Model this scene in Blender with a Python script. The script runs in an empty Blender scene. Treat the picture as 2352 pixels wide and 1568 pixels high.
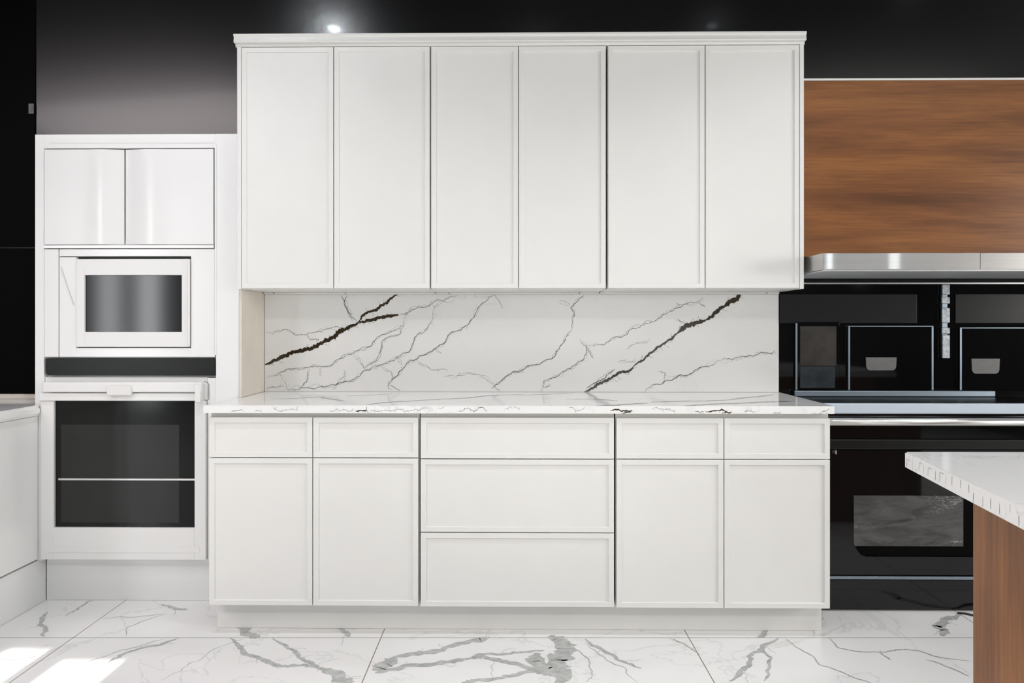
import bpy, bmesh, math, random
from mathutils import Vector, Matrix
random.seed(7)
S = bpy.context.scene
COL = S.collection

# ------------------------------------------------------------------ camera, world, light, exposure
CAM_D, CAM_H, YAW = 3.57, 1.224, 0.7
cd = bpy.data.cameras.new('camera')
cd.sensor_width = 36.0
cd.lens = 36.0 * 1720 / 2352
cd.shift_y = -34 / 2352
cd.clip_start = 0.05
cam = bpy.data.objects.new('camera', cd); COL.objects.link(cam)
cam.location = (0, -CAM_D, CAM_H)
cam.rotation_euler = (math.radians(90), 0, math.radians(YAW))
S.camera = cam

S.view_settings.view_transform = 'Standard'
S.view_settings.look = 'None'
S.view_settings.gamma = 1
S.view_settings.use_curve_mapping = False
S.view_settings.exposure = -2.0

w = bpy.data.worlds.new('sky'); S.world = w; w.use_nodes = True
wn = w.node_tree.nodes; wl = w.node_tree.links
bgn = wn['Background']
sky = wn.new('ShaderNodeTexSky'); sky.sky_type = 'PREETHAM'; sky.turbidity = 4
sky.sun_direction = (0, -0.92, 0.39)
wl.new(sky.outputs[0], bgn.inputs[0]); bgn.inputs[1].default_value = 0.5

def lamp(kind, name, loc, aim, power, color=(1, 1, 1), **kw):
    l = bpy.data.lights.new(name, kind); l.energy = power; l.color = color
    for k, v in kw.items(): setattr(l, k, v)
    o = bpy.data.objects.new(name, l); COL.objects.link(o); o.location = loc
    d = Vector(aim) - Vector(loc)
    o.rotation_euler = d.to_track_quat('-Z', 'Y').to_euler()
    return o

H_CEIL = 3.2
FRONT_Y = -7.0
# low winter sun through the narrow panes of the shop front
SUN_TAN = 2.6 / 6.11
lamp('SUN', 'sun', (-1.6, -8, 3.3), (-1.6, -8 + 1, 3.3 - SUN_TAN), 34.0, (1, .97, .92), angle=math.radians(0.2))
# daylight coming through the unseen shop windows (opening centre x, width, z0, z1)
WINS = [(-5.52, .26, .15, 3.15), (-4.98, .26, .15, 3.15), (-1.87, .19, .1, 2.71), (-1.57, .27, .1, 2.675),
        (.9, 2.6, .9, 2.3), (3.92, .07, 1.85, 2.35), (4.74, .13, 1.85, 2.35)]  # the two narrow right slits are added for highlights on the hood
WPOW = [95, 110, 4, 5, 165, 9, 12]
for i, (cx, wd, z0, z1) in enumerate(WINS):
    lamp('AREA', 'window_daylight', (cx, FRONT_Y + .02, (z0 + z1) / 2), (cx, 0, (z0 + z1) / 2), WPOW[i], (.93, .97, 1),
         shape='RECTANGLE', size=wd, size_y=z1 - z0)
# unseen window added in the right wall to lift right-facing fronts (centre y, width, z0, z1)
SIDE_FILL = (-2.9, 2.4, .9, 2.6)
lamp('AREA', 'window_daylight', (5.47, SIDE_FILL[0], (SIDE_FILL[2] + SIDE_FILL[3]) / 2), (0, SIDE_FILL[0], 1.4), 620, (1, .98, .95),
     shape='RECTANGLE', size=SIDE_FILL[1], size_y=SIDE_FILL[3] - SIDE_FILL[2])
# ceiling light panels
PANEL_TURN = math.radians(12)
PANELS = [(-3.45, -3.5, 2.6, 1.5, 360), (-.9, -4.6, 1.7, .5, 130), (1.5, -4.6, 1.7, .5, 140), (3.1, -3.1, 1.7, .8, 55)]  # last panel is unseen and added, for sheen on the wall at right
for cx, cy, sx, sy, p in PANELS:
    lamp('AREA', 'panel_light', (cx, cy, H_CEIL - .055), (cx, cy, 0), p, (1, .90, .915) if cx < -2 else (1, .985, .95), shape='RECTANGLE', size=sx, size_y=sy).rotation_euler = (0, 0, PANEL_TURN if cx < -2 else 0)

# recessed ceiling spotlights: first seen reflected in the wall, others added to lift surfaces (x, y, spot power, lens strength)
DOWNLIGHTS = [(-1.235, -1.37, 165, 2500, 115), (.1, -1.6, 120, 60, 115), (1.25, -1.35, 210, 60, 115), (1.9, -2.3, 170, 60, 115), (2.3, -.88, 110, 10, 62), (-1.6, -2.5, 90, 60, 115)]

# ------------------------------------------------------------------ materials
def new_mat(name):
    m = bpy.data.materials.new(name); m.use_nodes = True
    nt = m.node_tree
    return m, nt, nt.nodes['Principled BSDF']
def setp(b, **kw):
    for k, v in kw.items():
        b.inputs[k.replace('_', ' ')].default_value = v
def noise(nt, scale, detail=4, rough=.55, vec=None, dist=0):
    n = nt.nodes.new('ShaderNodeTexNoise')
    n.inputs['Scale'].default_value = scale; n.inputs['Detail'].default_value = detail
    n.inputs['Roughness'].default_value = rough; n.inputs['Distortion'].default_value = dist
    if vec is not None: nt.links.new(vec, n.inputs['Vector'])
    return n
def pos(nt, scale=(1, 1, 1), rot=(0, 0, 0), loc=(0, 0, 0)):
    g = nt.nodes.new('ShaderNodeNewGeometry'); mp = nt.nodes.new('ShaderNodeMapping')
    mp.inputs['Scale'].default_value = scale; mp.inputs['Rotation'].default_value = rot; mp.inputs['Location'].default_value = loc
    nt.links.new(g.outputs['Position'], mp.inputs['Vector'])
    return mp.outputs[0]
def ramp(nt, fac, stops):
    r = nt.nodes.new('ShaderNodeValToRGB'); nt.links.new(fac, r.inputs[0])
    e = r.color_ramp.elements
    while len(e) < len(stops): e.new(.5)
    for i, (p, c) in enumerate(stops):
        e[i].position = p; e[i].color = (*c, 1) if len(c) == 3 else c
    return r.outputs[0]
def mix(nt, fac, a, b):
    m = nt.nodes.new('ShaderNodeMix'); m.data_type = 'RGBA'
    for sock, v in ((m.inputs[0], fac), (m.inputs[6], a), (m.inputs[7], b)):
        if hasattr(v, 'links'): nt.links.new(v, sock)
        else: sock.default_value = v if isinstance(v, float) else (*v, 1)
    return m.outputs[2]
def plain(name, col, rough, metal=0.0, var=.03, vscale=3.0, **kw):
    m, nt, b = new_mat(name)
    n = noise(nt, vscale, 3, vec=pos(nt))
    lo = tuple(max(0, c * (1 - var)) for c in col); hi = tuple(min(1, c * (1 + var)) for c in col)
    nt.links.new(ramp(nt, n.outputs[0], [(.3, lo), (.7, hi)]), b.inputs['Base Color'])
    setp(b, Roughness=rough, Metallic=metal, **kw)
    return m
def stone(name, base, rough, vein_col, vstr, vscale):
    m, nt, b = new_mat(name)
    v = pos(nt, (1, 1, 1), (.3, .5, .2))
    n1 = noise(nt, vscale, 8, .6, v, 1.2)
    band = ramp(nt, n1.outputs[0], [(.485, (0, 0, 0)), (.5, (1, 1, 1)), (.515, (0, 0, 0))])
    n2 = noise(nt, vscale * .6, 3, .5, v)
    gate = ramp(nt, n2.outputs[0], [(.52, (0, 0, 0)), (.7, (vstr,) * 3)])
    mm = nt.nodes.new('ShaderNodeMath'); mm.operation = 'MULTIPLY'
    nt.links.new(band, mm.inputs[0]); nt.links.new(gate, mm.inputs[1])
    n3 = noise(nt, 2.2, 4, .6, v)
    cl = ramp(nt, n3.outputs[0], [(.35, tuple(c * .965 for c in base)), (.6, base)])
    nt.links.new(mix(nt, mm.outputs[0], cl, vein_col), b.inputs['Base Color'])
    setp(b, Roughness=rough)
    return m
def vein(name, col, base, lo, hi, rough, scale=60):
    """an inlaid vein; the mineral breaks up into the stone colour in places"""
    m, nt, b = new_mat(name)
    n = noise(nt, scale, 5, .7, pos(nt))
    nt.links.new(ramp(nt, n.outputs[0], [(lo, col), (hi, base)]), b.inputs['Base Color'])
    setp(b, Roughness=rough)
    return m
def wood(name, axis):
    m, nt, b = new_mat(name)
    sc = (.7, 7, 7) if axis == 'x' else (7, 7, .7)
    fine = (4, 160, 160) if axis == 'x' else (160, 160, 4)
    n1 = noise(nt, 1.1, 5, .6, pos(nt, sc), .3)
    n2 = noise(nt, 1.0, 4, .6, pos(nt, fine))
    a = ramp(nt, n1.outputs[0], [(.25, WOOD[0]), (.42, WOOD[1]), (.55, WOOD[2]), (.75, WOOD[3])])
    f = ramp(nt, n2.outputs[0], [(.3, (.72, .72, .72)), (.7, (1.12, 1.12, 1.12))])
    mu = nt.nodes.new('ShaderNodeMix'); mu.data_type = 'RGBA'; mu.blend_type = 'MULTIPLY'; mu.inputs[0].default_value = 1
    nt.links.new(a, mu.inputs[6]); nt.links.new(f, mu.inputs[7])
    nt.links.new(mu.outputs[2], b.inputs['Base Color']); setp(b, Roughness=.32, Specular_IOR_Level=.45)
    return m
WOOD = [(.075, .026, .008), (.17, .062, .018), (.25, .096, .027), (.34, .14, .042)]
def steel(name, col, rough):
    m, nt, b = new_mat(name)
    n = noise(nt, 1, 3, .6, pos(nt, (2, 2, 120)))
    nt.links.new(ramp(nt, n.outputs[0], [(.3, tuple(c * .9 for c in col)), (.7, col)]), b.inputs['Base Color'])
    setp(b, Roughness=rough, Metallic=1.0)
    return m
def floor_mat():
    m, nt, b = new_mat('marble_tile')
    g = nt.nodes.new('ShaderNodeNewGeometry')
    vr = nt.nodes.new('ShaderNodeVectorRotate'); vr.rotation_type = 'Z_AXIS'
    nt.links.new(g.outputs['Position'], vr.inputs['Vector'])
    vr.inputs['Center'].default_value = (-.552, -.628, 0); vr.inputs['Angle'].default_value = -math.radians(.7)
    sp = nt.nodes.new('ShaderNodeSeparateXYZ'); nt.links.new(vr.outputs[0], sp.inputs[0])
    def line(sock, off, step, half):
        def M(op, a, c):
            n = nt.nodes.new('ShaderNodeMath'); n.operation = op
            for i, v in enumerate((a, c)):
                if hasattr(v, 'links'): nt.links.new(v, n.inputs[i])
                elif v is not None: n.inputs[i].default_value = v
            return n.outputs[0]
        d = M('SUBTRACT', sock, off - step / 2)
        d = M('DIVIDE', d, step)
        d = M('FRACT', d, None)
        d = M('SUBTRACT', d, .5); d = M('ABSOLUTE', d, None)
        return M('LESS_THAN', d, half / step)
    lx = line(sp.outputs[0], -.552, 1.212, .0019)
    ly = line(sp.outputs[1], -.628, .606, .0022)
    v = pos(nt, (1, 1, 1), (0, 0, .6))
    n1 = noise(nt, 1.1, 8, .55, v, 1.5)
    band = ramp(nt, n1.outputs[0], [(.49, (0, 0, 0)), (.5, (.35, .35, .35)), (.51, (0, 0, 0))])
    n3 = noise(nt, 1.3, 3, .5, v)
    base = ramp(nt, n3.outputs[0], [(.4, (.83, .825, .815)), (.65, (.90, .90, .895))])
    c = mix(nt, band, base, (.5, .51, .5))
    c = mix(nt, ly, c, (.36, .34, .32))
    c = mix(nt, lx, c, (.22, .18, .14))
    nt.links.new(c, b.inputs['Base Color']); setp(b, Roughness=.13)
    return m

M = {}
M['white'] = plain('white_lacquer', (.80, .80, .775), .38, var=.012, vscale=5)
M['gloss'] = plain('white_gloss_lacquer', (.87, .875, .87), .16, var=.01, vscale=3)
M['enamel'] = plain('white_enamel', (.82, .82, .81), .28, var=.01)
M['carcass'] = plain('grey_white_melamine', (.64, .64, .60), .5, var=.03)
M['quartz'] = stone('white_quartz', (.80, .80, .785), .32, (.35, .35, .34), .4, 3.0)
M['quartz_top'] = stone('polished_quartz', (.92, .92, .91), .08, (.35, .35, .34), .3, 3.0)
M['brown'] = vein('brown_vein', (.028, .018, .006), (.05, .04, .02), .45, .75, .2, 90)
M['grey'] = vein('grey_hairline_vein', (.085, .09, .095), (.66, .66, .65), .52, .82, .15, 55)
M['island_top'] = stone('island_marble', (.89, .89, .885), .12, (.35, .35, .34), .6, 5.0)
M['floor'] = floor_mat()
M['floor_vein'] = vein('grey_floor_vein', (.36, .375, .36), (.56, .57, .56), .35, .65, .14, 26)
M['wall'] = plain('black_satin_paint', (.003, .003, .0035), .25, var=.1, Specular_IOR_Level=.8, Coat_Weight=.14, Coat_Roughness=.08)
M['matte'] = plain('black_matte_panel', (.0022, .002, .0019), .5, var=.1, Specular_IOR_Level=.04)
M['dark'] = plain('charcoal_plaster', (.03, .03, .032), .7, var=.1)
M['woodx'] = wood('walnut_horizontal', 'x')
M['woodz'] = wood('walnut_vertical', 'z')
M['steel'] = steel('brushed_steel', (.66, .64, .62), .30)
M['steel'].node_tree.nodes['Principled BSDF'].inputs['Coat Weight'].default_value = 1.0
M['steel'].node_tree.nodes['Principled BSDF'].inputs['Coat Roughness'].default_value = .04
M['chrome'] = plain('bright_steel', (.86, .85, .83), .34, 1.0, var=.02)
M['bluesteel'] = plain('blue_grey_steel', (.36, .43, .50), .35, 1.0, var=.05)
M['paleblue'] = plain('pale_blue_enamel', (.55, .62, .70), .25)
M['glass'] = plain('black_glass', (.004, .004, .0045), .04, var=.1)
M['smoke'] = plain('smoked_glass', (.011, .0115, .0115), .10, var=.15)
M['oven_glass'] = plain('oven_glass', (.009, .0095, .009), .12, var=.1, Specular_IOR_Level=.22)
M['oven_inner'] = plain('oven_inner_glass', (.028, .029, .028), .2, var=.12, Specular_IOR_Level=.2)
M['cooktop'] = plain('black_cooktop', (.004, .004, .004), .35, var=.1, Specular_IOR_Level=.12)
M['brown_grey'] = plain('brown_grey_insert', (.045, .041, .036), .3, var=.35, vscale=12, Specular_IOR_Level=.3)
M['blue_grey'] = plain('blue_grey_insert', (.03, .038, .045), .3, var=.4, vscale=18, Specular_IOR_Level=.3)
M['inner'] = plain('dark_oven_liner', (.035, .036, .034), .45, var=.1)
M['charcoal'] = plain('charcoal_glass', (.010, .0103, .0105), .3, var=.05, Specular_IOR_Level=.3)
M['filter'] = plain('grey_filter', (.50, .52, .54), .45, var=.03)
M['clip'] = plain('worn_steel_clip', (.42, .45, .48), .4, .6, var=.35, vscale=60)
M['plate'] = plain('grey_satin_plate', (.16, .155, .15), .45, var=.1, vscale=40)
M['beige'] = plain('beige_panel', (.72, .66, .585), .5, var=.06, vscale=6)
def painted_reflection():  # streaks and flecks paint a marble reflection into the glass colour
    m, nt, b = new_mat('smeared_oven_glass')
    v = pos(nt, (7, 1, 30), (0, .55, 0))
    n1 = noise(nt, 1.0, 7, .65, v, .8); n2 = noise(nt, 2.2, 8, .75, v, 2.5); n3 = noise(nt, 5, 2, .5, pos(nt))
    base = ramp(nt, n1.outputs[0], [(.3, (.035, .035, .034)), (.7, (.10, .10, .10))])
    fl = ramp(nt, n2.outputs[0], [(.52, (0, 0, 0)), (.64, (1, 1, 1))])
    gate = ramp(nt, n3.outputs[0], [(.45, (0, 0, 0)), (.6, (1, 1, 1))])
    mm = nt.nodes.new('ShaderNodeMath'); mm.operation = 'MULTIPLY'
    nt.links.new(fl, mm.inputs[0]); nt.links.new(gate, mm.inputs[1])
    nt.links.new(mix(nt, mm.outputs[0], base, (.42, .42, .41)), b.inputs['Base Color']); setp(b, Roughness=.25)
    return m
M['oven_pane'] = painted_reflection()
M['screw'] = plain('dark_screw', (.04, .025, .02), .5)
M['rubber'] = plain('black_rubber', (.01, .01, .01), .5)

# ------------------------------------------------------------------ builders
def link(name, bm, mat, parent=None, smooth=False):
    me = bpy.data.meshes.new(name)
    bmesh.ops.recalc_face_normals(bm, faces=[f for f in bm.faces if not f.tag])
    bm.to_mesh(me); bm.free()
    for mm in (mat if isinstance(mat, (list, tuple)) else [mat]): me.materials.append(mm)
    if smooth:
        for p in me.polygons: p.use_smooth = True
    o = bpy.data.objects.new(name, me); COL.objects.link(o)
    if parent is not None: o.parent = parent
    return o
def box(bm, x0, x1, y0, y1, z0, z1, bev=0.0, seg=1):
    r = bmesh.ops.create_cube(bm, size=1)
    vs = r['verts']
    for v in vs:
        v.co = Vector(((x0 + x1) / 2 + v.co.x * (x1 - x0), (y0 + y1) / 2 + v.co.y * (y1 - y0), (z0 + z1) / 2 + v.co.z * (z1 - z0)))
    if bev:
        es = list({e for v in vs for e in v.link_edges})
        bmesh.ops.bevel(bm, geom=es, offset=bev, segments=seg, affect='EDGES', profile=.5)
    return vs
def B(name, mat, parent, *dims, bev=.001, seg=1):
    bm = bmesh.new(); box(bm, *dims, bev=bev, seg=seg)
    return link(name, bm, mat, parent)
def prism(bm, pts, axis, a, b):
    """extrude a closed outline along an axis; pts in the two other coordinates"""
    def mk(p, t):
        return {'x': (t, p[0], p[1]), 'y': (p[0], t, p[1]), 'z': (p[0], p[1], t)}[axis]
    va = [bm.verts.new(mk(p, a)) for p in pts]; vb = [bm.verts.new(mk(p, b)) for p in pts]
    n = len(pts)
    bm.faces.new(va); bm.faces.new(list(reversed(vb)))
    for i in range(n): bm.faces.new((va[i], vb[i], vb[(i + 1) % n], va[(i + 1) % n]))
def tube(bm, pts, r, n=12):
    rings = []
    for i, p in enumerate(pts):
        p = Vector(p); a = Vector(pts[max(0, i - 1)]); c = Vector(pts[min(len(pts) - 1, i + 1)])
        q = (c - a).to_track_quat('Z', 'Y')
        rings.append([bm.verts.new(p + q @ Vector((r * math.cos(t * 2 * math.pi / n), r * math.sin(t * 2 * math.pi / n), 0))) for t in range(n)])
    for a, c in zip(rings, rings[1:]):
        for t in range(n): bm.faces.new((a[t], a[(t + 1) % n], c[(t + 1) % n], c[t]))
    bm.faces.new(rings[0]); bm.faces.new(list(reversed(rings[-1])))
def disc(bm, c, r, y0, y1, n=16):
    pts = [(c[0] + r * math.cos(t * 2 * math.pi / n), c[1] + r * math.sin(t * 2 * math.pi / n)) for t in range(n)]
    prism(bm, pts, 'y', y0, y1)
def thing(name, label, cat, loc=(0, 0, 0), group=None):
    o = bpy.data.objects.new(name, None); COL.objects.link(o); o.empty_display_size = .1
    o.location = loc; o['label'] = label; o['category'] = cat
    if group: o['group'] = group
    return o
def tag(o, label, cat, group=None):
    o['label'] = label; o['category'] = cat
    if group: o['group'] = group
    return o
def struct(o): o['kind'] = 'structure'; return o

class At:
    """children meshes are written in room coordinates; this shifts them so the Empty sits at the thing's base"""
    def __init__(self, root): self.root = root
def settle(root):
    off = root.location.copy()
    for c in root.children:
        c.location = Vector(c.location) - off

def shaker(name, mat, parent, x0, x1, z0, z1, yf, th=.02, fw=.0195, rec=.006):
    """slim shaker front facing -y: a bevelled slab with a recessed centre panel, one mesh"""
    bm = bmesh.new()
    e = .0012
    def ring(ix, y): return [bm.verts.new(c) for c in ((x0 + ix, y, z0 + ix), (x1 - ix, y, z0 + ix), (x1 - ix, y, z1 - ix), (x0 + ix, y, z1 - ix))]
    rings = [ring(0, yf + th), ring(0, yf + e), ring(e, yf), ring(fw, yf), ring(fw + .0018, yf + .0012), ring(fw + .002, yf + rec)]
    bm.faces.new(rings[0])
    for a, c in zip(rings, rings[1:]):
        for i in range(4): bm.faces.new((a[i], a[(i + 1) % 4], c[(i + 1) % 4], c[i]))
    bm.faces.new(list(reversed(rings[-1])))
    return link(name, bm, mat, parent)

def jag(pts, amp, depth=3):
    for _ in range(depth):
        out = [pts[0]]
        for a, c in zip(pts, pts[1:]):
            L = math.hypot(c[0] - a[0], c[1] - a[1])
            nx, ny = -(c[1] - a[1]), (c[0] - a[0])
            k = random.uniform(-1, 1) * amp
            out += [((a[0] + c[0]) / 2 + nx * k, (a[1] + c[1]) / 2 + ny * k), c]
        pts = out; amp *= .95
    return pts
def ribbon(bm, pts, width, to3, mi, amp=.16, taper=.25, depth=3, clip=None):
    p = jag(pts, amp, depth); n = len(p)
    prev = None
    for i, q in enumerate(p):
        a, c = p[max(0, i - 1)], p[min(n - 1, i + 1)]
        dx, dy = c[0] - a[0], c[1] - a[1]; L = math.hypot(dx, dy) or 1
        t = i / (n - 1)
        w0 = width * (taper + (1 - taper) * min(1, 6 * t, 6 * (1 - t))) * random.uniform(.55, 1.35) / 2
        w1 = width * (taper + (1 - taper) * min(1, 6 * t, 6 * (1 - t))) * random.uniform(.55, 1.35) / 2
        pa = (q[0] - dy / L * w0, q[1] + dx / L * w0); pb = (q[0] + dy / L * w1, q[1] - dx / L * w1)
        if clip:
            pa = (min(max(pa[0], clip[0]), clip[1]), min(max(pa[1], clip[2]), clip[3]))
            pb = (min(max(pb[0], clip[0]), clip[1]), min(max(pb[1], clip[2]), clip[3]))
        cur = (bm.verts.new(to3(*pa)), bm.verts.new(to3(*pb)))
        if prev:
            f = bm.faces.new((prev[0], prev[1], cur[1], cur[0])); f.material_index = mi; f.tag = True
        prev = cur
    return p
def twigs(bm, pts, width, to3, mi, every=.05, length=.03, clip=None):
    """short hairline side cracks along a vein"""
    acc = 0
    for a, c in zip(pts, pts[1:]):
        acc += math.hypot(c[0] - a[0], c[1] - a[1])
        if acc > every:
            acc = 0
            ang = math.atan2(c[1] - a[1], c[0] - a[0]) + random.choice((-1, 1)) * random.uniform(.3, 1.3)
            L = length * random.uniform(.4, 1.4)
            e = (a[0] + L * math.cos(ang), a[1] + L * math.sin(ang))
            ribbon(bm, [a, ((a[0] + e[0]) / 2 + L * .1 * random.uniform(-1, 1), (a[1] + e[1]) / 2), e], width, to3, mi, .25, .1, 2, clip)
SPLASH_VEINS = [  # (width, kind 0 brown / 1 grey, points x,z)
 (0.0116,0,[(-1.221,1.043),(-1.189,1.059),(-1.142,1.080),(-1.101,1.098),(-1.049,1.109),(-1.002,1.117),(-0.955,1.144),(-0.920,1.161),(-0.891,1.173),(-0.873,1.196),(-0.827,1.214),(-0.798,1.231),(-0.774,1.248)]),
 (0.0076,0,[(-0.774,1.248),(-0.757,1.275),(-0.731,1.292),(-0.693,1.302),(-0.664,1.327),(-0.634,1.344),(-0.611,1.365),(-0.582,1.379)]),
 (0.0099,0,[(-0.774,1.246),(-0.722,1.257),(-0.675,1.269),(-0.634,1.277),(-0.583,1.280)]),
 (0.0023,1,[(-0.856,1.375),(-0.841,1.347),(-0.830,1.307),(-0.812,1.272),(-0.786,1.248)]),
 (0.0017,1,[(-0.831,1.375),(-0.840,1.353),(-0.826,1.312),(-0.803,1.266)]),
 (0.0020,1,[(-0.582,1.283),(-0.541,1.289),(-0.495,1.315),(-0.431,1.330),(-0.372,1.347),(-0.297,1.375)]),
 (0.0020,1,[(-0.541,1.289),(-0.559,1.231),(-0.623,1.196),(-0.669,1.182),(-0.693,1.161),(-0.710,1.135),(-0.780,1.109),(-0.803,1.094),(-0.862,1.071),(-0.955,1.036),(-1.014,1.030),(-1.084,1.024),(-1.148,1.007),(-1.166,0.992),(-1.218,0.980)]),
 (0.0020,1,[(-0.559,1.231),(-0.576,1.190),(-0.634,1.173),(-0.664,1.150),(-0.672,1.103),(-0.687,1.062),(-0.722,1.045),(-0.745,1.025)]),
 (0.0023,1,[(-0.396,1.336),(-0.425,1.254),(-0.442,1.225),(-0.489,1.190),(-0.509,1.155),(-0.535,1.103),(-0.588,1.080),(-0.629,1.057),(-0.675,1.039),(-0.722,1.016),(-0.751,1.013),(-0.792,0.975),(-0.838,0.963),(-0.885,0.946),(-0.955,0.940),(-1.014,0.934),(-1.049,0.934),(-1.113,0.925),(-1.148,0.998)]),
 (0.0029,1,[(-0.123,1.375),(-0.152,1.364),(-0.192,1.327),(-0.239,1.254),(-0.268,1.225),(-0.314,1.202),(-0.355,1.164),(-0.407,1.121),(-0.454,1.092),(-0.500,1.068),(-0.547,1.045),(-0.565,1.022),(-0.588,0.993),(-0.617,0.969),(-0.634,0.952),(-0.629,0.926)]),
 (0.0017,1,[(-1.218,1.196),(-1.166,1.202),(-1.090,1.196),(-1.025,1.184),(-0.990,1.196),(-0.909,1.216),(-0.838,1.219),(-0.780,1.231)]),
 (0.0017,1,[(-1.025,1.184),(-1.002,1.161),(-0.961,1.161)]),
 (0.0017,1,[(-1.212,0.925),(-1.171,0.937),(-1.130,0.940)]),
 (0.0023,1,[(-1.008,1.021),(-1.019,0.969),(-1.046,0.934)]),
 (0.0012,1,[(-0.955,1.036),(-0.955,0.987)]),
 (0.0017,1,[(-0.629,0.949),(-0.576,0.920)]),
 (0.0012,1,[(-0.798,1.091),(-0.751,1.039),(-0.745,1.022)]),
 (0.0012,1,[(-0.599,1.080),(-0.565,1.036)]),
 (0.0015,1,[(-0.897,0.923),(-0.879,0.952),(-0.838,0.987),(-0.844,1.016)]),
 (0.0029,1,[(-0.140,0.929),(-0.123,0.947),(-0.094,0.967),(-0.065,0.993),(-0.030,1.013),(0.011,1.008)]),
 (0.0012,1,[(-0.372,0.987),(-0.256,1.005),(-0.204,0.999),(-0.123,0.949)]),
 (0.0017,1,[(-0.131,0.947),(-0.099,0.918)]),
 (0.0012,1,[(-0.123,1.375),(-0.105,1.347),(-0.088,1.312)]),
 (0.0012,1,[(-0.407,1.121),(-0.378,1.097)]),
 (0.0012,1,[(-0.500,1.068),(-0.431,1.022),(-0.349,1.019)]),
 (0.0012,1,[(-0.664,1.033),(-0.617,1.010),(-0.617,0.969)]),
 (0.0078,0,[(0.298,0.913),(0.335,0.931),(0.381,0.957),(0.413,0.974),(0.452,0.996),(0.510,1.013),(0.536,1.039)]),
 (0.0065,0,[(0.536,1.039),(0.582,1.068),(0.627,1.107),(0.666,1.139),(0.711,1.165),(0.756,1.201)]),
 (0.0144,0,[(0.747,1.198),(0.782,1.227),(0.821,1.242),(0.873,1.256)]),
 (0.0111,0,[(0.873,1.256),(0.925,1.292),(0.963,1.321)]),
 (0.0144,0,[(0.963,1.318),(0.996,1.344),(1.038,1.375)]),
 (0.0039,1,[(0.309,0.931),(0.368,0.967),(0.407,0.996),(0.445,1.022)]),
 (0.0033,1,[(-0.035,1.003),(0.004,1.016),(0.062,1.042),(0.108,1.061),(0.153,1.077),(0.166,1.107),(0.192,1.139),(0.215,1.178),(0.238,1.211)]),
 (0.0020,1,[(0.238,1.211),(0.244,1.256),(0.251,1.289)]),
 (0.0033,1,[(0.251,1.269),(0.251,1.289),(0.235,1.315),(0.257,1.334),(0.277,1.360),(0.296,1.373)]),
 (0.0026,1,[(0.316,1.136),(0.368,1.138),(0.420,1.159),(0.458,1.175),(0.491,1.182),(0.517,1.211),(0.569,1.230),(0.640,1.256),(0.672,1.282),(0.731,1.311),(0.776,1.331),(0.828,1.337),(0.860,1.360)]),
 (0.0026,1,[(0.095,0.915),(0.105,0.964),(0.153,0.983),(0.212,1.016),(0.257,1.042),(0.296,1.068),(0.309,1.100),(0.309,1.133),(0.277,1.165)]),
 (0.0020,1,[(0.309,1.126),(0.342,1.074)]),
 (0.0016,1,[(0.737,1.337),(0.763,1.324)]),
 (0.0033,1,[(0.585,0.915),(0.633,0.951),(0.679,0.964),(0.743,0.990),(0.808,1.003),(0.841,1.029),(0.873,1.036),(0.925,1.062)]),
 (0.0023,1,[(0.925,1.062),(1.002,1.071),(1.067,1.084),(1.099,1.084),(1.131,1.101),(1.183,1.097),(1.202,1.114)]),
 (0.0013,1,[(0.679,0.964),(0.685,1.003),(0.646,1.016)]),
 (0.0013,1,[(0.458,1.055),(0.536,1.061)]),
 (0.0013,1,[(0.497,1.113),(0.549,1.146),(0.614,1.165)]),
 (0.0020,1,[(0.769,1.243),(0.737,1.259)]),
 (0.0016,1,[(0.841,1.340),(0.873,1.318)]),
 (0.0016,1,[(0.179,1.344),(0.231,1.328)]),
 (0.0020,1,[(0.108,0.938),(0.140,0.944)]),
]
EDGE_VEINS = [
 (0.0014,1,[(-1.146,0.888),(-1.117,0.894),(-1.097,0.897)]),
 (0.0012,1,[(-1.049,0.891),(-1.020,0.888)]),
 (0.0012,1,[(-0.972,0.912),(-0.971,0.900),(-0.885,0.896),(-0.873,0.912)]),
 (0.0012,1,[(-0.755,0.894),(-0.692,0.898),(-0.654,0.894)]),
 (0.0053,0,[(-0.651,0.893),(-0.629,0.895),(-0.606,0.892)]),
 (0.0019,1,[(-0.606,0.913),(-0.603,0.887)]),
 (0.0012,1,[(-0.601,0.891),(-0.548,0.896),(-0.476,0.901),(-0.428,0.896),(-0.379,0.911),(-0.355,0.888)]),
 (0.0019,1,[(-0.250,0.894),(-0.211,0.904),(-0.183,0.889),(-0.159,0.908),(-0.135,0.890)]),
 (0.0010,1,[(-0.331,0.904),(-0.259,0.910)]),
 (0.0010,1,[(-0.068,0.899),(-0.001,0.904)]),
 (0.0048,0,[(0.349,0.896),(0.389,0.894),(0.432,0.890)]),
 (0.0048,0,[(0.386,0.883),(0.405,0.887),(0.436,0.894)]),
 (0.0048,0,[(0.719,0.891),(0.758,0.895),(0.806,0.889),(0.822,0.892)]),
 (0.0032,0,[(0.782,0.883),(0.806,0.890)]),
 (0.0013,1,[(0.509,0.902),(0.560,0.900),(0.592,0.897),(0.598,0.885)]),
 (0.0021,1,[(0.678,0.895),(0.715,0.892)]),
 (0.0016,1,[(0.870,0.893),(0.896,0.895),(0.910,0.884)]),
 (0.0013,1,[(0.971,0.883),(0.987,0.888),(1.014,0.889)]),
 (0.0016,1,[(1.168,0.886),(1.184,0.894),(1.200,0.902)]),
 (0.0013,1,[(1.136,0.885),(1.200,0.888)]),
 (0.0013,1,[(0.186,0.908),(0.250,0.907)]),
]
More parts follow.
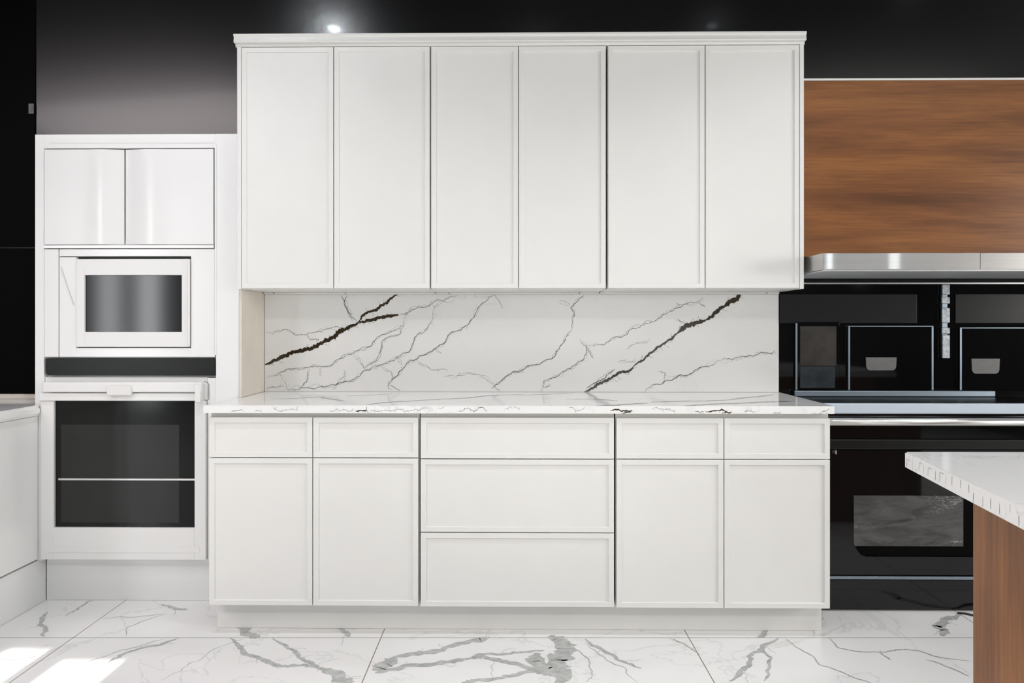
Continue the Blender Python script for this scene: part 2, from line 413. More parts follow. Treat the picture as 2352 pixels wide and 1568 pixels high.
TOP_VEINS = [
 (0.0235,1,[(-0.613,-0.599),(-0.568,-0.527),(-0.432,-0.424),(-0.235,-0.313),(-0.160,-0.215),(0.005,-0.134)]),
 (0.0134,1,[(-1.067,-0.379),(-0.880,-0.293),(-0.735,-0.454)]),
 (0.0134,1,[(-0.787,-0.234),(-0.589,-0.110)]),
 (0.0188,1,[(-0.034,-0.170),(0.091,-0.148),(0.248,-0.054)]),
 (0.0301,1,[(0.248,-0.657),(0.407,-0.584),(0.514,-0.529)]),
 (0.0263,1,[(0.533,-0.485),(0.769,-0.436),(0.872,-0.394)]),
 (0.0263,1,[(0.872,-0.394),(1.032,-0.250),(1.155,-0.135)]),
 (0.0301,1,[(0.595,-0.673),(0.671,-0.617),(0.797,-0.547),(0.983,-0.479),(1.139,-0.438)]),
 (0.0150,1,[(0.190,-0.373),(0.320,-0.359),(0.405,-0.429)]),
]
FLOOR_VEINS = [
 (0.0339,0,[(-1.151,-0.515),(-1.072,-0.609),(-1.030,-0.630)]),
 (0.0169,0,[(-0.753,-0.510),(-0.714,-0.562),(-0.676,-0.625)]),
 (0.0169,0,[(-1.147,-0.639),(-1.074,-0.719),(-1.013,-0.794),(-0.952,-0.829),(-0.863,-0.881),(-0.779,-0.873),(-0.714,-0.907)]),
 (0.0407,0,[(-0.717,-0.897),(-0.637,-0.962),(-0.584,-1.028)]),
 (0.0136,0,[(-0.976,-0.637),(-0.899,-0.716),(-0.840,-0.773),(-0.800,-0.828),(-0.738,-0.880),(-0.637,-0.933),(-0.576,-0.997)]),
 (0.0027,0,[(-1.251,-0.996),(-1.208,-0.923),(-1.176,-0.814),(-1.123,-0.680),(-1.087,-0.639)]),
 (0.0136,0,[(-1.506,-0.865),(-1.489,-0.792),(-1.445,-0.735),(-1.385,-0.703),(-1.345,-0.642)]),
 (0.0034,0,[(-1.612,-0.890),(-1.557,-0.819),(-1.511,-0.751),(-1.454,-0.704),(-1.397,-0.647)]),
 (0.0136,0,[(-1.887,-0.640),(-1.915,-0.577),(-1.978,-0.521),(-2.013,-0.452),(-2.031,-0.380)]),
 (0.0085,0,[(-1.927,-0.427),(-1.927,-0.334),(-1.931,-0.262),(-1.911,-0.246)]),  # a vein's reflection, drawn into the floor colour
 (0.0169,0,[(-1.585,-0.289),(-1.503,-0.339),(-1.442,-0.348)]),
 (0.0034,0,[(-1.756,-0.449),(-1.642,-0.438),(-1.522,-0.399)]),
 (0.0027,0,[(-1.566,-0.632),(-1.605,-0.538),(-1.572,-0.470),(-1.512,-0.389)]),
 (0.0441,0,[(-0.513,-0.911),(-0.499,-0.870),(-0.461,-0.813)]),
 (0.0254,0,[(-0.491,-0.827),(-0.398,-0.768),(-0.281,-0.709),(-0.158,-0.648),(-0.125,-0.619)]),
 (0.0203,0,[(-0.516,-0.928),(-0.422,-0.876),(-0.269,-0.839),(-0.190,-0.809)]),
 (0.0119,0,[(-0.190,-0.809),(-0.158,-0.772),(-0.028,-0.752),(0.086,-0.739)]),
 (0.0576,0,[(0.112,-0.603),(0.157,-0.664),(0.169,-0.738),(0.126,-0.820),(0.131,-0.893),(0.132,-1.007)]),
 (0.0441,0,[(0.070,-0.762),(0.044,-0.835),(0.082,-0.904),(0.127,-0.937)]),
 (0.0186,0,[(-0.190,-0.809),(-0.140,-0.794),(-0.052,-0.840),(0.039,-0.894),(0.112,-0.930)]),
 (0.0153,0,[(-0.205,-0.999),(-0.146,-0.976),(-0.026,-0.939),(0.081,-0.904)]),
 (0.0119,0,[(0.252,-0.635),(0.313,-0.736),(0.355,-0.817),(0.431,-0.879)]),
 (0.0027,0,[(0.189,-0.684),(0.217,-0.737),(0.251,-0.836),(0.253,-0.909),(0.225,-0.987)]),
 (0.0025,0,[(0.250,-0.663),(0.311,-0.796),(0.366,-0.866),(0.401,-0.991)]),
 (0.0051,0,[(0.580,-0.618),(0.637,-0.694),(0.667,-0.755)]),
 (0.0169,0,[(0.990,-0.533),(0.930,-0.606)]),
 (0.0136,0,[(1.010,-0.613),(0.914,-0.710),(0.840,-0.811),(0.793,-0.885),(0.719,-0.975)]),
 (0.0085,0,[(0.862,-0.752),(0.918,-0.729),(0.924,-0.788),(0.883,-0.884),(0.839,-0.973)]),
 (0.0034,0,[(1.037,-0.613),(1.057,-0.708),(1.087,-0.786),(1.080,-0.844),(1.133,-0.898),(1.179,-0.959),(1.206,-1.003)]),
 (0.0041,0,[(1.210,-0.611),(1.214,-0.706),(1.316,-0.735),(1.420,-0.715),(1.504,-0.722),(1.559,-0.781),(1.643,-0.808)]),
 (0.0041,0,[(1.355,-0.724),(1.358,-0.805)]),
 (0.0041,0,[(1.486,-0.803),(1.546,-0.876),(1.571,-0.929)]),
 (0.0271,0,[(1.866,-0.352),(1.772,-0.415),(1.694,-0.489),(1.711,-0.524),(1.669,-0.584)]),
 (0.0027,0,[(1.293,-0.335),(1.229,-0.486),(1.160,-0.590)]),
 (0.0034,0,[(-1.923,-0.830),(-1.851,-0.840),(-1.792,-0.807)]),
 (0.0034,0,[(-2.226,-0.397),(-2.191,-0.368)]),
]

# ------------------------------------------------------------------ the room
def wall_box(name, *d, mat=None):
    bm = bmesh.new(); box(bm, *d); return struct(link(name, bm, mat or M['dark']))
def build_floor():
    bm = bmesh.new()
    box(bm, -6, 5.5, -7.1, .1, -.1, 0)
    for i, (wd, _, pts) in enumerate(FLOOR_VEINS):
        p = ribbon(bm, pts, wd * 1.35, lambda x, y: (x, y, .0003 + .00003 * i), 1, .14, .3, 3, (-2.6, 3, -3, -.1))
        if wd > .01: twigs(bm, p, .0025, lambda x, y: (x, y, .00025), 1, .12, .08)
    struct(link('floor', bm, [M['floor'], M['floor_vein']]))
build_floor()
wall_box('ceiling', -6, 5.5, -7.1, .1, H_CEIL, H_CEIL + .1, mat=M['matte'])
wall_box('wall_back', -6, 5.5, 0, .1, 0, H_CEIL, mat=M['wall'])
wall_box('wall_left', -6.1, -6, -7.1, .1, 0, H_CEIL)
bm = bmesh.new()
ya, yb = SIDE_FILL[0] - SIDE_FILL[1] / 2, SIDE_FILL[0] + SIDE_FILL[1] / 2
box(bm, 5.5, 5.6, -7.1, ya, 0, H_CEIL); box(bm, 5.5, 5.6, yb, .1, 0, H_CEIL)
box(bm, 5.5, 5.6, ya, yb, 0, SIDE_FILL[2]); box(bm, 5.5, 5.6, ya, yb, SIDE_FILL[3], H_CEIL)
struct(link('wall_right', bm, M['dark']))
bm = bmesh.new()
for d in ((ya, ya + .03, SIDE_FILL[2], SIDE_FILL[3]), (yb - .03, yb, SIDE_FILL[2], SIDE_FILL[3]), (ya, yb, SIDE_FILL[2], SIDE_FILL[2] + .03), (ya, yb, SIDE_FILL[3] - .03, SIDE_FILL[3])):
    box(bm, 5.51, 5.57, *d)
struct(link('window_8', bm, M['matte']))  # frame of the added window
def build_front():
    bm = bmesh.new(); x = -6
    for cx, wd, z0, z1 in sorted(WINS):
        a, c = cx - wd / 2, cx + wd / 2
        box(bm, x, a, FRONT_Y - .1, FRONT_Y, 0, H_CEIL)
        box(bm, a, c, FRONT_Y - .1, FRONT_Y, 0, z0); box(bm, a, c, FRONT_Y - .1, FRONT_Y, z1, H_CEIL)
        x = c
    box(bm, x, 5.5, FRONT_Y - .1, FRONT_Y, 0, H_CEIL)
    struct(link('wall_front', bm, M['dark']))
    for i, (cx, wd, z0, z1) in enumerate(WINS):
        bm = bmesh.new(); a, c = cx - wd / 2, cx + wd / 2; t = min(.02, wd * .08)
        for d in ((a, a + t, z0, z1), (c - t, c, z0, z1), (a, c, z0, z0 + t), (a, c, z1 - t, z1)):
            box(bm, d[0], d[1], FRONT_Y - .08, FRONT_Y - .03, d[2], d[3])
        struct(link('window_%d' % (i + 1), bm, M['matte']))
build_front()

# ceiling lights
def downlight(x, y, power, strong, cone):
    t = thing('downlight', 'round recessed ceiling spotlight in the black ceiling', 'ceiling light', (x, y, H_CEIL), 'recessed ceiling spotlights')
    bm = bmesh.new()
    n = 24
    for k in range(n):
        a, c = 2 * math.pi * k / n, 2 * math.pi * (k + 1) / n
        P = lambda r, z, q: (r * math.cos(q), r * math.sin(q), z)
        prof = [(.055, 0), (.055, -.008), (.040, -.012), (.036, -.002)]
        for (r0, z0), (r1, z1) in zip(prof, prof[1:]):
            bm.faces.new([bm.verts.new(v) for v in (P(r0, z0, a), P(r0, z0, c), P(r1, z1, c), P(r1, z1, a))])
    link('trim_ring', bm, M['matte'], t)
    bm = bmesh.new(); prism(bm, [(.036 * math.cos(2 * math.pi * k / n), .036 * math.sin(2 * math.pi * k / n)) for k in range(n)], 'z', -.006, -.003)
    m, nt, b = new_mat('lamp_lens'); setp(b, Emission_Strength=strong, Emission_Color=(.9, .95, 1, 1), Base_Color=(.9, .9, .9, 1))
    link('lens', bm, m, t)
    l = lamp('SPOT', 'spot', (x, y, H_CEIL - .02), (x, y, 0), power, (.97, .98, 1), spot_size=math.radians(cone), spot_blend=.8, shadow_soft_size=.035)
for a in DOWNLIGHTS: downlight(*a)
for i, (cx, cy, sx, sy, p) in enumerate(PANELS):
    t = thing('panel_light', ['large square ceiling light panel over the shop floor', 'long ceiling light panel, the one left of the middle', 'long ceiling light panel, the one right of the middle', 'small ceiling light panel above the cooking island side'][i], 'ceiling light', (cx, cy, H_CEIL))
    if i == 0: t.rotation_euler = (0, 0, PANEL_TURN)
    bm = bmesh.new()
    for d in ((-sx / 2 - .03, -sx / 2, -sy / 2 - .03, sy / 2 + .03), (sx / 2, sx / 2 + .03, -sy / 2 - .03, sy / 2 + .03), (-sx / 2, sx / 2, -sy / 2 - .03, -sy / 2), (-sx / 2, sx / 2, sy / 2, sy / 2 + .03)):
        box(bm, d[0], d[1], d[2], d[3], -.05, 0)
    link('frame', bm, M['matte'], t)

# ------------------------------------------------------------------ wall cabinets
Y_U, Z_U0, Z_U1 = -.33, 1.390, 2.437
UP = [('white wall cabinet at the left end, next to the tall oven cabinet', -1.234, -.3945, [(-1.215, -.816), (-.812, -.397)]),
      ('white wall cabinet in the middle of the three hanging over the marble backsplash', -.3915, .3675, [(-.390, -.0135), (-.0095, .3655)]),
      ('white wall cabinet at the right end, next to the wooden panel', .3745, 1.217, [(.376, .792), (.796, 1.198)])]
for i, (lab, x0, x1, doors) in enumerate(UP):
    t = thing('wall_cabinet', lab, 'cabinet', ((x0 + x1) / 2, -.16, 1.387), 'white wall cabinets over the backsplash')
    B('carcass', M['carcass'] if 0 else M['white'], t, x0, x1, Y_U + .022, -.002, 1.387, 2.44)
    for a, c in doors: shaker('door', M['white'], t, a, c, Z_U0, Z_U1, Y_U)
    if i == 0: B('filler', M['white'], t, -1.234, -1.2165, Y_U - .002, Y_U + .02, 1.387, 2.44)
    if i == 2: B('filler', M['white'], t, 1.1995, 1.217, Y_U - .002, Y_U + .02, 1.387, 2.44)
    settle(t)
bm = bmesh.new()
prism(bm, [(-.002, 2.4405), (-.322, 2.4405), (-.326, 2.4405), (-.326, 2.452), (-.345, 2.452), (-.349, 2.456), (-.345, 2.474), (-.351, 2.481), (-.351, 2.488), (-.002, 2.488)], 'x', -1.243, 1.222)
tag(link('crown_moulding', bm, M['white']), 'white moulding strip running along the top of the wall cabinets', 'moulding')
t = thing('mounting_rail', 'thin white rail with screws under the wall cabinets, along the top of the backsplash', 'rail', (0, -.02, 1.3775))
B('rail', M['white'], t, -1.221, 1.214, -.034, -.004, 1.3775, 1.3865)
for x in (-1.172, -.832, -.405, -.34, .275, .37, 1.155):
    bm = bmesh.new(); disc(bm, (x, 1.382), .0026, -.0365, -.0345, 10); link('screw', bm, M['screw'], t)
settle(t)

# ------------------------------------------------------------------ base cabinets
Y_B = -.62
def base_cab(lab, x0, x1, fronts):
    t = thing('base_cabinet', lab, 'cabinet', ((x0 + x1) / 2, -.3, .1), 'white base cabinets under the marble worktop')
    B('carcass', M['carcass'], t, x0, x1, Y_B + .022, -.016, .12, .8835)
    for kind, a, c, z0, z1 in fronts: shaker(kind, M['white'], t, a, c, z0, z1, Y_B)
    settle(t); return t
base_cab('white base cabinet with two drawers over two doors, next to the oven', -1.236, -.4035, [
    ('drawer', -1.236, -.826, .7075, .865), ('drawer', -.8225, -.407, .7075, .865), ('door', -1.236, -.826, .122, .7035), ('door', -.8225, -.407, .122, .7035)])
base_cab('white base cabinet with three wide drawers, between the two door cabinets', -.3995, .3675, [
    ('drawer', -.397, .365, .7045, .865), ('drawer', -.397, .365, .4145, .7005), ('drawer', -.397, .365, .1205, .4105)])
t = base_cab('white base cabinet with two drawers over two doors, next to the black range', .3735, 1.2125, [
    ('drawer', .375, .7945, .705, .864), ('drawer', .798, 1.2105, .705, .864), ('door', .375, .7945, .119, .701), ('door', .798, 1.2105, .119, .701)])
bm = bmesh.new(); box(bm, -1.234, 1.209, -.54, -.525, 0.0005, .119, bev=.001)
tag(link('toe_kick', bm, M['white']), 'long white plinth board under the base cabinets', 'plinth')

# worktop and backsplash of veined quartz
bm = bmesh.new()
prism(bm, [(-1.252, -.635), (1.2215, -.635), (1.2215, -.012), (-1.2235, -.012), (-1.2235, -.3035), (-1.252, -.3035)], 'z', .884, .914)
bmesh.ops.bevel(bm, geom=[e for e in bm.edges if abs(e.verts[0].co.z - e.verts[1].co.z) < 1e-5 and e.verts[0].co.z > .9 and max(v.co.y for v in e.verts) < -.6], offset=.0025, segments=2, affect='EDGES')
for wd, k, pts in EDGE_VEINS:
    p = ribbon(bm, pts, wd, lambda x, z: (x, -.6353, z), 1 if k == 0 else 2, .22, .3, 3, (-1.25, 1.22, .885, .911))
    twigs(bm, p, .0008, lambda x, z: (x, -.6352, z), 2, .012, .012, (-1.25, 1.22, .885, .911))
for wd, k, pts in TOP_VEINS:
    ribbon(bm, pts, wd, lambda x, y: (x, y, .9143), 2, .05, .3, 4, (-1.22, 1.22, -.631, -.02))
tag(link('worktop', bm, [M['quartz_top'], M['brown'], M['grey']]), 'long white marble-veined worktop on the base cabinets', 'worktop')
bm = bmesh.new()
box(bm, -1.2235, 1.218, -.014, -.0008, .9145, 1.377, bev=.0006)
cl = (-1.222, 1.216, .9155, 1.376)
for i, (wd, k, pts) in enumerate(SPLASH_VEINS):
    off = .0004 + .00002 * i if k == 0 else .0002 + .000004 * i
    p = ribbon(bm, pts, wd * (1.6 if k == 0 else 1.05), lambda x, z: (x, -.014 - off, z), 1 if k == 0 else 2, .17 if k else .12, .35, 3, cl)
    if k == 0:
        twigs(bm, p, .0026, lambda x, z: (x, -.0143, z), 1, .03, .012, cl)
        twigs(bm, p, .0012, lambda x, z: (x, -.01425, z), 2, .02, .03, cl)
    else:
        twigs(bm, p, .0009, lambda x, z: (x, -.01425, z), 2, .032, .014, cl)
        for rep in range(2 if wd > .0018 else 1):
            q = [(x + random.uniform(-.005, .005), z + random.uniform(-.005, .005)) for x, z in pts]
            ribbon(bm, q, .0009, lambda x, z: (x, -.01422, z), 2, .22, .2, 3, cl)
tag(link('backsplash', bm, [M['quartz'], M['brown'], M['grey']]), 'white stone backsplash with bold brown and fine grey veins between the cabinets', 'backsplash')
bm = bmesh.new(); box(bm, -1.2355, -1.2245, -.3035, -.015, .9145, 1.3865, bev=.0006)
tag(link('side_splash', bm, M['beige']), 'narrow beige stone panel standing on the left end of the worktop', 'backsplash')

# ------------------------------------------------------------------ tall oven cabinet
Y_T = -.30
t = thing('tall_cabinet', 'tall glossy white cabinet housing the microwave and the oven', 'cabinet', (-1.69, -.15, 0))
B('side_panel', M['gloss'], t, -2.14, -2.1, Y_T, -.002, .195, 2.07, bev=.0015)
B('side_panel', M['gloss'], t, -1.34, -1.237, Y_T, -.002, .195, 2.07, bev=.0015)
B('top_panel', M['gloss'], t, -2.1, -1.34, Y_T, -.002, 2.008, 2.07, bev=.0015)
B('back_panel', M['gloss'], t, -2.1, -1.34, Y_T + .16, -.002, .195, 2.008)
B('jamb', M['gloss'], t, -1.3775, -1.3402, Y_T + .003, Y_T + .15, .2, 1.0)
for z0, z1 in ((1.584, 1.60), (1.085, 1.09), (1.002, 1.008), (.18, .198)):
    B('shelf', M['gloss'], t, -2.1, -1.34, Y_T + .022, Y_T + .16, z0, z1)
bm = bmesh.new()
prism(bm, [(-2.075, 2.036), (-1.352, 2.036), (-1.335, 2.02), (-1.335, 1.10), (-1.343, 1.10), (-1.343, 2.012), (-1.348, 2.03), (-2.075, 2.03)], 'y', Y_T - .004, Y_T + .002)
link('raised_trim', bm, M['gloss'], t)
def bowed(name, x0, x1, z0, z1, parent, side):
    """gloss door whose meeting edge is softly rolled back"""
    bm = bmesh.new(); n = 28; f = []; bk = []
    for i in range(n + 1):
        u = i / n; x = x0 + (x1 - x0) * u
        e = (1 - u) if side > 0 else u            # 0 at the meeting edge
        y = Y_T - .002 + .010 * math.exp(-(e / .13) ** 2) - .003 * math.exp(-((e - .3) / .12) ** 2)
        f.append((x, y))
    pts = f + [(x1, Y_T + .02), (x0, Y_T + .02)]
    prism(bm, pts, 'z', z0, z1)
    o = link(name, bm, M['gloss'], parent)
    for p in o.data.polygons: p.use_smooth = abs(p.normal.z) < .5 and p.normal.y < -.5
    soft = {k for p in o.data.polygons if p.use_smooth for k in p.edge_keys}; hard = {k for p in o.data.polygons if not p.use_smooth for k in p.edge_keys}
    for e in o.data.edges: e.use_edge_sharp = e.key in hard
    return o
bowed('door', -2.096, -1.7495, 1.5845, 2.003, t, 1); bowed('door', -1.7415, -1.350, 1.5845, 2.003, t, -1)
B('pull_strip', M['chrome'], t, -2.098, -1.348, Y_T - .006, Y_T + .02, 1.568, 1.582)
bm = bmesh.new()  # frame panel around the microwave
for d in ((-2.098, -2.036, 1.091, 1.565), (-2.031, -1.957, 1.091, 1.53), (-1.449, -1.345, 1.091, 1.565), (-1.957, -1.449, 1.091, 1.131), (-2.031, -1.449, 1.533, 1.565)):
    box(bm, d[0], d[1], Y_T - .001, Y_T + .02, d[2], d[3], bev=.0012)
link('infill_panel', bm, M['gloss'], t)
bm = bmesh.new(); tube(bm, [(-2.022, Y_T - .003, 1.487), (-1.965, Y_T - .003, 1.318)], .0016, 6)  # shadow line of a slanted crease, built as a thin grey rod
link('stay', bm, M['carcass'], t)['label'] = 'thin slanted grey stay'
B('plinth', M['gloss'], t, -2.127, -1.237, -.24, -.225, .0005, .178)
settle(t)

t = thing('microwave_oven', 'built-in microwave with a white frame and dark window, above the oven', 'microwave', (-1.7, -.16, 1.133))
bm = bmesh.new()
for d in ((-1.953, -1.916, 1.135, 1.521), (-1.487, -1.453, 1.135, 1.521), (-1.916, -1.487, 1.135, 1.201), (-1.916, -1.487, 1.450, 1.521)):
    box(bm, d[0], d[1], Y_T - .008, Y_T + .015, d[2], d[3], bev=.0012)
link('door_frame', bm, M['enamel'], t)
B('window', M['smoke'], t, -1.9165, -1.4865, Y_T + .002, Y_T + .008, 1.2005, 1.4505)
B('casing', M['inner'], t, -1.94, -1.46, Y_T + .016, Y_T + .155, 1.14, 1.515)
bm = bmesh.new(); box(bm, -1.457, -1.4495, Y_T - .016, Y_T - .0082, 1.14, 1.516, bev=.002); link('handle', bm, M['enamel'], t)
settle(t)

t = thing('control_panel', 'long black glass control strip between the microwave and the oven', 'control panel', (-1.717, -.29, 1.01))
bm = bmesh.new()
prism(bm, [(-2.09, 1.084), (-2.09, 1.022), (-2.079, 1.0105), (-1.343, 1.0105), (-1.343, 1.084)], 'y', Y_T - .003, Y_T + .02)
link('glass_front', bm, M['charcoal'], t); settle(t)

t = thing('oven', 'built-in white oven with a large black window and one rack', 'oven', (-1.74, -.15, .20))
bm = bmesh.new()
for d in ((-2.107, -2.05, .203, .9), (-1.429, -1.379, .203, .9), (-2.05, -1.429, .203, .344)):
    box(bm, d[0], d[1], Y_T - .012, Y_T + .012, d[2], d[3], bev=.002)
fr = link('door_frame', bm, M['enamel'], t)
B('lower_ridge', M['enamel'], fr, -2.075, -1.405, Y_T - .0135, Y_T - .0122, .235, .262, bev=.0005)
# the cavity is a real recess behind the glass
bm = bmesh.new()
for d in ((-2.05, -1.43, .02, .14, .344, .35), (-2.05, -1.43, .02, .14, .893, .9), (-2.05, -2.044, .02, .14, .35, .893), (-1.436, -1.43, .02, .14, .35, .893), (-2.05, -1.43, .14, .15, .344, .9)):
    box(bm, d[0], d[1], Y_T + d[2], Y_T + d[3], d[4], d[5])
link('cavity', bm, M['inner'], t)
B('rack', M['chrome'], t, -2.035, -1.431, Y_T - .004, Y_T + .012, .549, .558)
g = B('window', M['oven_glass'], t, -2.0495, -1.4295, Y_T + .001, Y_T + .005, .3445, .9)
B('inner_pane', M['oven_inner'], g, -2.024, -1.501, Y_T - .0006, Y_T + .0008, .363, .794, bev=.0003)
B('vent_fascia', M['enamel'], t, -2.098, -1.379, Y_T + .006, Y_T + .02, .902, 1.0015)
B('towel_bar', M['enamel'], t, -2.086, -1.389, Y_T - .035, Y_T - .012, .938, .984, bev=.006, seg=3)
B('door_lip', M['enamel'], t, -2.107, -1.418, Y_T - .024, Y_T + .004, .9005, .934, bev=.003, seg=2)
B('latch', M['white'], t, -1.797, -1.691, Y_T - .048, Y_T - .030, .926, .966, bev=.004, seg=2)
B('bracket', M['enamel'], t, -1.416, -1.392, Y_T - .040, Y_T + .004, .896, .975, bev=.002)
bm = bmesh.new(); tube(bm, [(-1.382, Y_T - .02, .985), (-1.368, Y_T - .02, .982), (-1.362, Y_T - .02, .97), (-1.362, Y_T - .02, .905)], .0018, 8)
link('hinge_rod', bm, M['plate'], t)
settle(t)

# ------------------------------------------------------------------ left run, black panelling
t = thing('side_base_cabinet', 'white base cabinet on the far left, side-on to the oven', 'cabinet', (-2.4, -.6, 0))
B('carcass', M['gloss'], t, -2.70, -2.15, -1.02, -.022, .2, .834)
B('door', M['gloss'], t, -2.1495, -2.122, -1.0, -.3065, .203, .832, bev=.002)
B('plinth', M['gloss'], t, -2.15, -2.1285, -1.02, -.2405, .0005, .194)
settle(t)
bm = bmesh.new()
prism(bm, [(-2.72, -1.04), (-2.106, -1.04), (-2.106, -.3065), (-2.146, -.3065), (-2.146, -.021), (-2.72, -.021)], 'z', .8345, .88)
bmesh.ops.bevel(bm, geom=[e for e in bm.edges if min(v.co.x for v in e.verts) > -2.12], offset=.012, segments=4, affect='EDGES')
tag(link('side_worktop', bm, M['quartz_top']), 'white worktop on the far left beside the oven cabinet', 'worktop')
bm = bmesh.new(); box(bm, -2.72, -2.1465, -.035, -.0005, .8805, .902, bev=.002)
tag(link('upstand', bm, M['beige']), 'low beige upstand strip behind the far left worktop', 'upstand')
t = thing('wall_panel', 'tall matt black wall panelling on the far left', 'wall panel', (-2.8, -.01, .9025))
B('lower_board', M['matte'], t, -3.4, -2.332, -.0065, -.0005, .9025, 1.60); B('upper_board', M['matte'], t, -3.4, -2.332, -.0065, -.0005, 1.606, 3.19)
settle(t)
t = thing('wall_switch', 'small grey wall switch on the black panelling', 'switch', (-2.347, -.011, 2.245))
B('plate', M['plate'], t, -2.359, -2.335, -.0145, -.0070, 2.244, 2.292, bev=.0015)
B('rocker', M['plate'], t, -2.354, -2.340, -.017, -.0147, 2.252, 2.284, bev=.001)
settle(t)

# ------------------------------------------------------------------ cooking wall on the right
t = thing('wood_panel_cabinet', 'brown walnut cabinet front above the steel range hood', 'wood panel', (2.1, -.15, 1.53))
B('panel', M['woodx'], t, 1.2195, 3.1, -.30, -.0005, 1.527, 2.292)
B('top_edge', M['white'], t, 1.2195, 3.1, -.302, -.0005, 2.293, 2.302)
settle(t)
t = thing('range_hood', 'brushed steel range hood under the walnut panel', 'range hood', (2.1, -.25, 1.45))
bm = bmesh.new()
box(bm, 1.235, 1.874, -.49, -.0005, 1.458, 1.5255, bev=.001); box(bm, 1.8755, 3.1, -.49, -.0005, 1.458, 1.5255, bev=.001)
link('canopy', bm, M['steel'], t)
B('bottom_lip', M['chrome'], t, 1.235, 3.1, -.49, -.478, 1.452, 1.4575, bev=.001)
B('filter', M['filter'], t, 1.24, 3.1, -.477, -.03, 1.450, 1.4575)
settle(t)
t = thing('glass_splashback', 'glossy black glass splashback above the range', 'splashback', (2.1, -.01, .9))
B('glass', M['glass'], t, 1.2195, 3.1, -.012, -.0005, .897, 1.449)
B('top_trim', M['chrome'], t, 1.2195, 3.1, -.020, -.0125, 1.424, 1.432)
settle(t)
def reflected_frame_panel(lab, x0, x1, z0, z1, plate=None, tint=None, sides='ltr'):  # reflected frames in the black glass, built as raised panels with coloured inserts
    t = thing('glass_door', lab, 'glass door', ((x0 + x1) / 2, -.02, z0), 'black glass doors on the splashback')
    B('glass', M['glass'], t, x0, x1, -.024, -.0125, z0, z1, bev=.002)
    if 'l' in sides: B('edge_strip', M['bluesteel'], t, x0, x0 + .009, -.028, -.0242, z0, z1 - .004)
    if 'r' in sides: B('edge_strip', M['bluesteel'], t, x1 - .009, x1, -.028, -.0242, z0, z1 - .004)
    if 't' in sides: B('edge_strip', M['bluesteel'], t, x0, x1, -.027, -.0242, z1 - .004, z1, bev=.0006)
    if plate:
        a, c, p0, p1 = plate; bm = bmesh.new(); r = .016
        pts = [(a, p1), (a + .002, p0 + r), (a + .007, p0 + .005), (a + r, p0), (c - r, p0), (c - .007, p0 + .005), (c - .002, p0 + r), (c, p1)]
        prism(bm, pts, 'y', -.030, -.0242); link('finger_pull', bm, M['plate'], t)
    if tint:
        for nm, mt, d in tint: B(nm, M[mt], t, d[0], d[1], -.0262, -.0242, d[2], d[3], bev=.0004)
    settle(t)
reflected_frame_panel('narrow black glass door at the left end of the splashback', 1.292, 1.50, .926, 1.246, None,
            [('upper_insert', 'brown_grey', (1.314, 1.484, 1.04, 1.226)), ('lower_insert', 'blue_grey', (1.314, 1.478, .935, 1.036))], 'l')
reflected_frame_panel('black glass door with a steel-blue outline and grey pull, left of the vertical rail', 1.539, 1.938, .926, 1.228, (1.621, 1.764, 1.019, 1.080))
reflected_frame_panel('black glass door with a grey pull, right of the vertical rail', 2.061, 2.50, .926, 1.22, (2.114, 2.245, 1.004, 1.074), None, 'lt')
for k, (a, c) in enumerate(((1.2200, 1.866), (2.045, 2.7))):  # greyer reflections in the black glass, put in as charcoal strips
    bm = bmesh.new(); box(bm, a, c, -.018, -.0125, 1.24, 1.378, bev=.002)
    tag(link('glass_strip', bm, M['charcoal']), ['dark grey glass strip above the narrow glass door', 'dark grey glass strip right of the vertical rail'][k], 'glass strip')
t = thing('utensil_rail', 'vertical steel rail with worn clips on the black splashback', 'rail', (1.993, -.02, 1.074))
B('bar', M['bluesteel'], t, 1.981, 2.006, -.022, -.0125, 1.076, 1.4235)
for z0, z1, q in ((1.374, 1.422, .002), (1.332, 1.364, -.001), (1.242, 1.313, 0), (1.19, 1.22, 0), (1.075, 1.186, .002)):
    B('clip', M['clip'], t, 1.975 + q, 2.012, -.032, -.0222, z0, z1, bev=.003, seg=2)
settle(t)

Y_R = -.33
t = thing('range', 'wide black range cooker with a silver handle, partly behind the island', 'range cooker', (1.9, -.17, 0))
B('body', M['matte'], t, 1.2245, 2.62, Y_R + .022, -.013, .012, .878)
B('cooktop', M['cooktop'], t, 1.2245, 2.62, Y_R + .004, -.013, .8785, .896, bev=.002)
B('rear_trim', M['bluesteel'], t, 1.28, 2.21, -.055, -.030, .8965, .925, bev=.004, seg=2)
bm = bmesh.new(); box(bm, 1.2245, 2.62, Y_R - .016, Y_R + .0035, .850, .8955, bev=.007, seg=4); link('front_trim', bm, M['paleblue'], t)
bm = bmesh.new(); tube(bm, [(1.25, Y_R - .045, .8195), (2.6, Y_R - .045, .8195)], .0165, 18)
h = link('handle', bm, M['chrome'], t, smooth=False)
for p in h.data.polygons: p.use_smooth = len(p.vertices) == 4
B('handle_post', M['chrome'], h, 1.40, 1.425, Y_R - .035, Y_R + .0, .81, .83)
B('handle_post', M['chrome'], h, 2.45, 2.475, Y_R - .035, Y_R + .0, .81, .83)
B('fascia', M['glass'], t, 1.2245, 2.62, Y_R, Y_R + .02, .742, .848)
B('fascia_band', M['charcoal'], t, 1.2245, 2.62, Y_R - .006, Y_R + .02, .697, .740, bev=.004, seg=2)
bm = bmesh.new()
X0, X1, W0, W1 = 1.2245, 2.62, 1.429, 2.05
for d in ((X0, W0, .158, .694), (W1, X1, .158, .694), (W0, W1, .500, .694), (W0, W1, .158, .236)):
    box(bm, d[0], d[1], Y_R - .002, Y_R + .02, d[2], d[3])
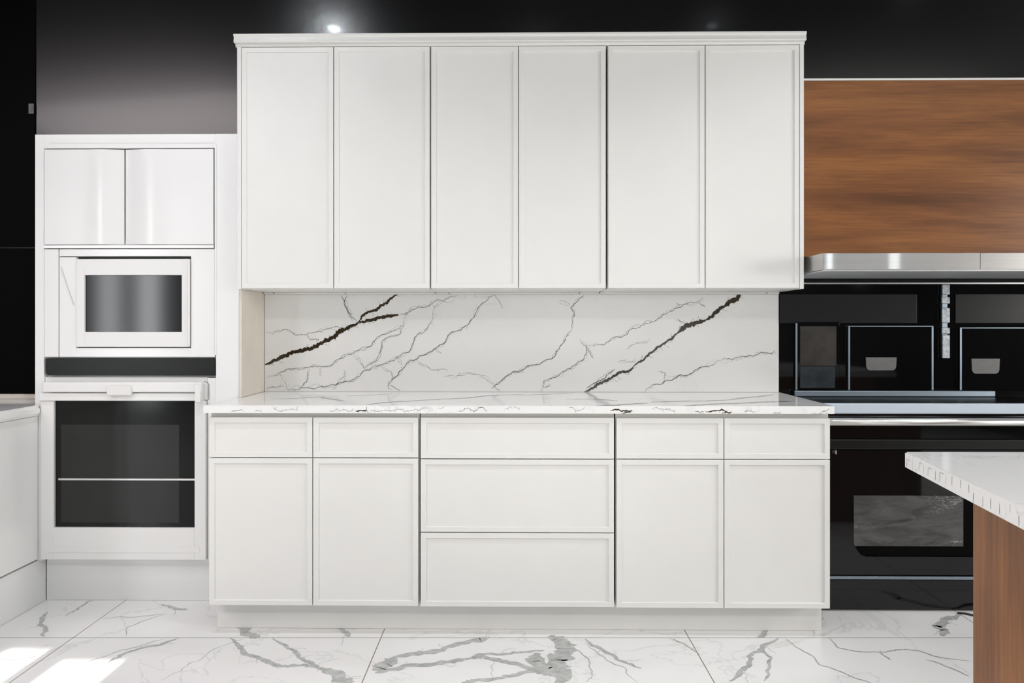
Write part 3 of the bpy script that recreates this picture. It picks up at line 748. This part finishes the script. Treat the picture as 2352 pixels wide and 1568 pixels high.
prism(bm, [(W0, .300), (W0 + .012, .268), (W0 + .03, .245), (W0 + .05, .2365), (W0, .2365)], 'y', Y_R - .002, Y_R + .02)
d_ = link('door', bm, M['glass'], t)
B('window_recess', M['matte'], d_, W0, W1, Y_R + .004, Y_R + .015, .2365, .4995)
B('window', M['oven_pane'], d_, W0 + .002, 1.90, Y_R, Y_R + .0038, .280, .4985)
B('door_hook', M['chrome'], d_, 1.345, 1.351, Y_R - .02, Y_R - .0022, .678, .695)
B('lower_strip', M['bluesteel'], t, 1.2245, 2.62, Y_R - .005, Y_R + .02, .139, .152)
B('drawer', M['glass'], t, 1.2245, 2.62, Y_R - .002, Y_R + .02, .0125, .136)
B('foot', M['matte'], t, 1.3, 1.36, Y_R + .05, Y_R + .11, .0005, .0118)
B('foot', M['matte'], t, 2.5, 2.56, Y_R + .05, Y_R + .11, .0005, .0118)
settle(t)

# ------------------------------------------------------------------ island
t = thing('island_cabinet', 'walnut island base under the white marble top at the right', 'island', (1.7, -2.3, 0))
B('side_panel', M['woodz'], t, 1.06, 1.085, -2.8, -1.8, .0005, .8755)
B('back_panel', M['woodz'], t, 1.0855, 2.5, -1.82, -1.8, .0005, .8755)
B('carcass', M['woodz'], t, 1.0855, 2.5, -2.8, -1.8205, .0005, .8755)
settle(t)
bm = bmesh.new()
pl = [(.9526, -1.70), (.8606, -2.2777), (.762, -2.9), (2.6, -2.9), (2.6, -1.70)]
prism(bm, pl, 'z', .876, .914)
bmesh.ops.bevel(bm, geom=[e for e in bm.edges if (abs(e.verts[0].co.z - e.verts[1].co.z) < 1e-5 and e.verts[0].co.z > .9)], offset=.003, segments=2, affect='EDGES')
ex, ey = (.8606 - .9526), (-2.2777 + 1.70); L = math.hypot(ex, ey); nx, ny = ey / L, -ex / L
for k in range(26):   # short grey marks of the stone along the cut edge
    s = .02 + k * .034 + random.uniform(-.008, .008); z = random.uniform(.885, .905)
    to3 = lambda a, z_: (.9526 + ex / L * a + nx * .0003, -1.70 + ey / L * a + ny * .0003, z_)
    ribbon(bm, [(s, z + .009), (s, z - .011)], random.uniform(.0008, .002), to3, 1, .04, .8, 2, (.003, 1.1, .878, .909))
    if k % 2 == 0 and k < 12: ribbon(bm, [(s, z + .009), (s + .022, z + .009)], .0010, to3, 1, .04, .8, 2, (.003, 1.1, .878, .909))
tag(link('island_worktop', bm, [M['island_top'], M['grey']]), 'white marble island top with a grey-marked edge, lower right', 'worktop')

# cable on the floor behind the island
bm = bmesh.new()
tube(bm, [(1.86, -.355, .005), (1.89, -.362, .005), (1.915, -.385, .005), (1.95, -.408, .005), (2.02, -.42, .005), (2.2, -.415, .005)], .0042, 8)
o = link('power_cable', bm, M['rubber'], smooth=True); tag(o, 'short black power cable on the floor below the range, beside the island', 'cable')
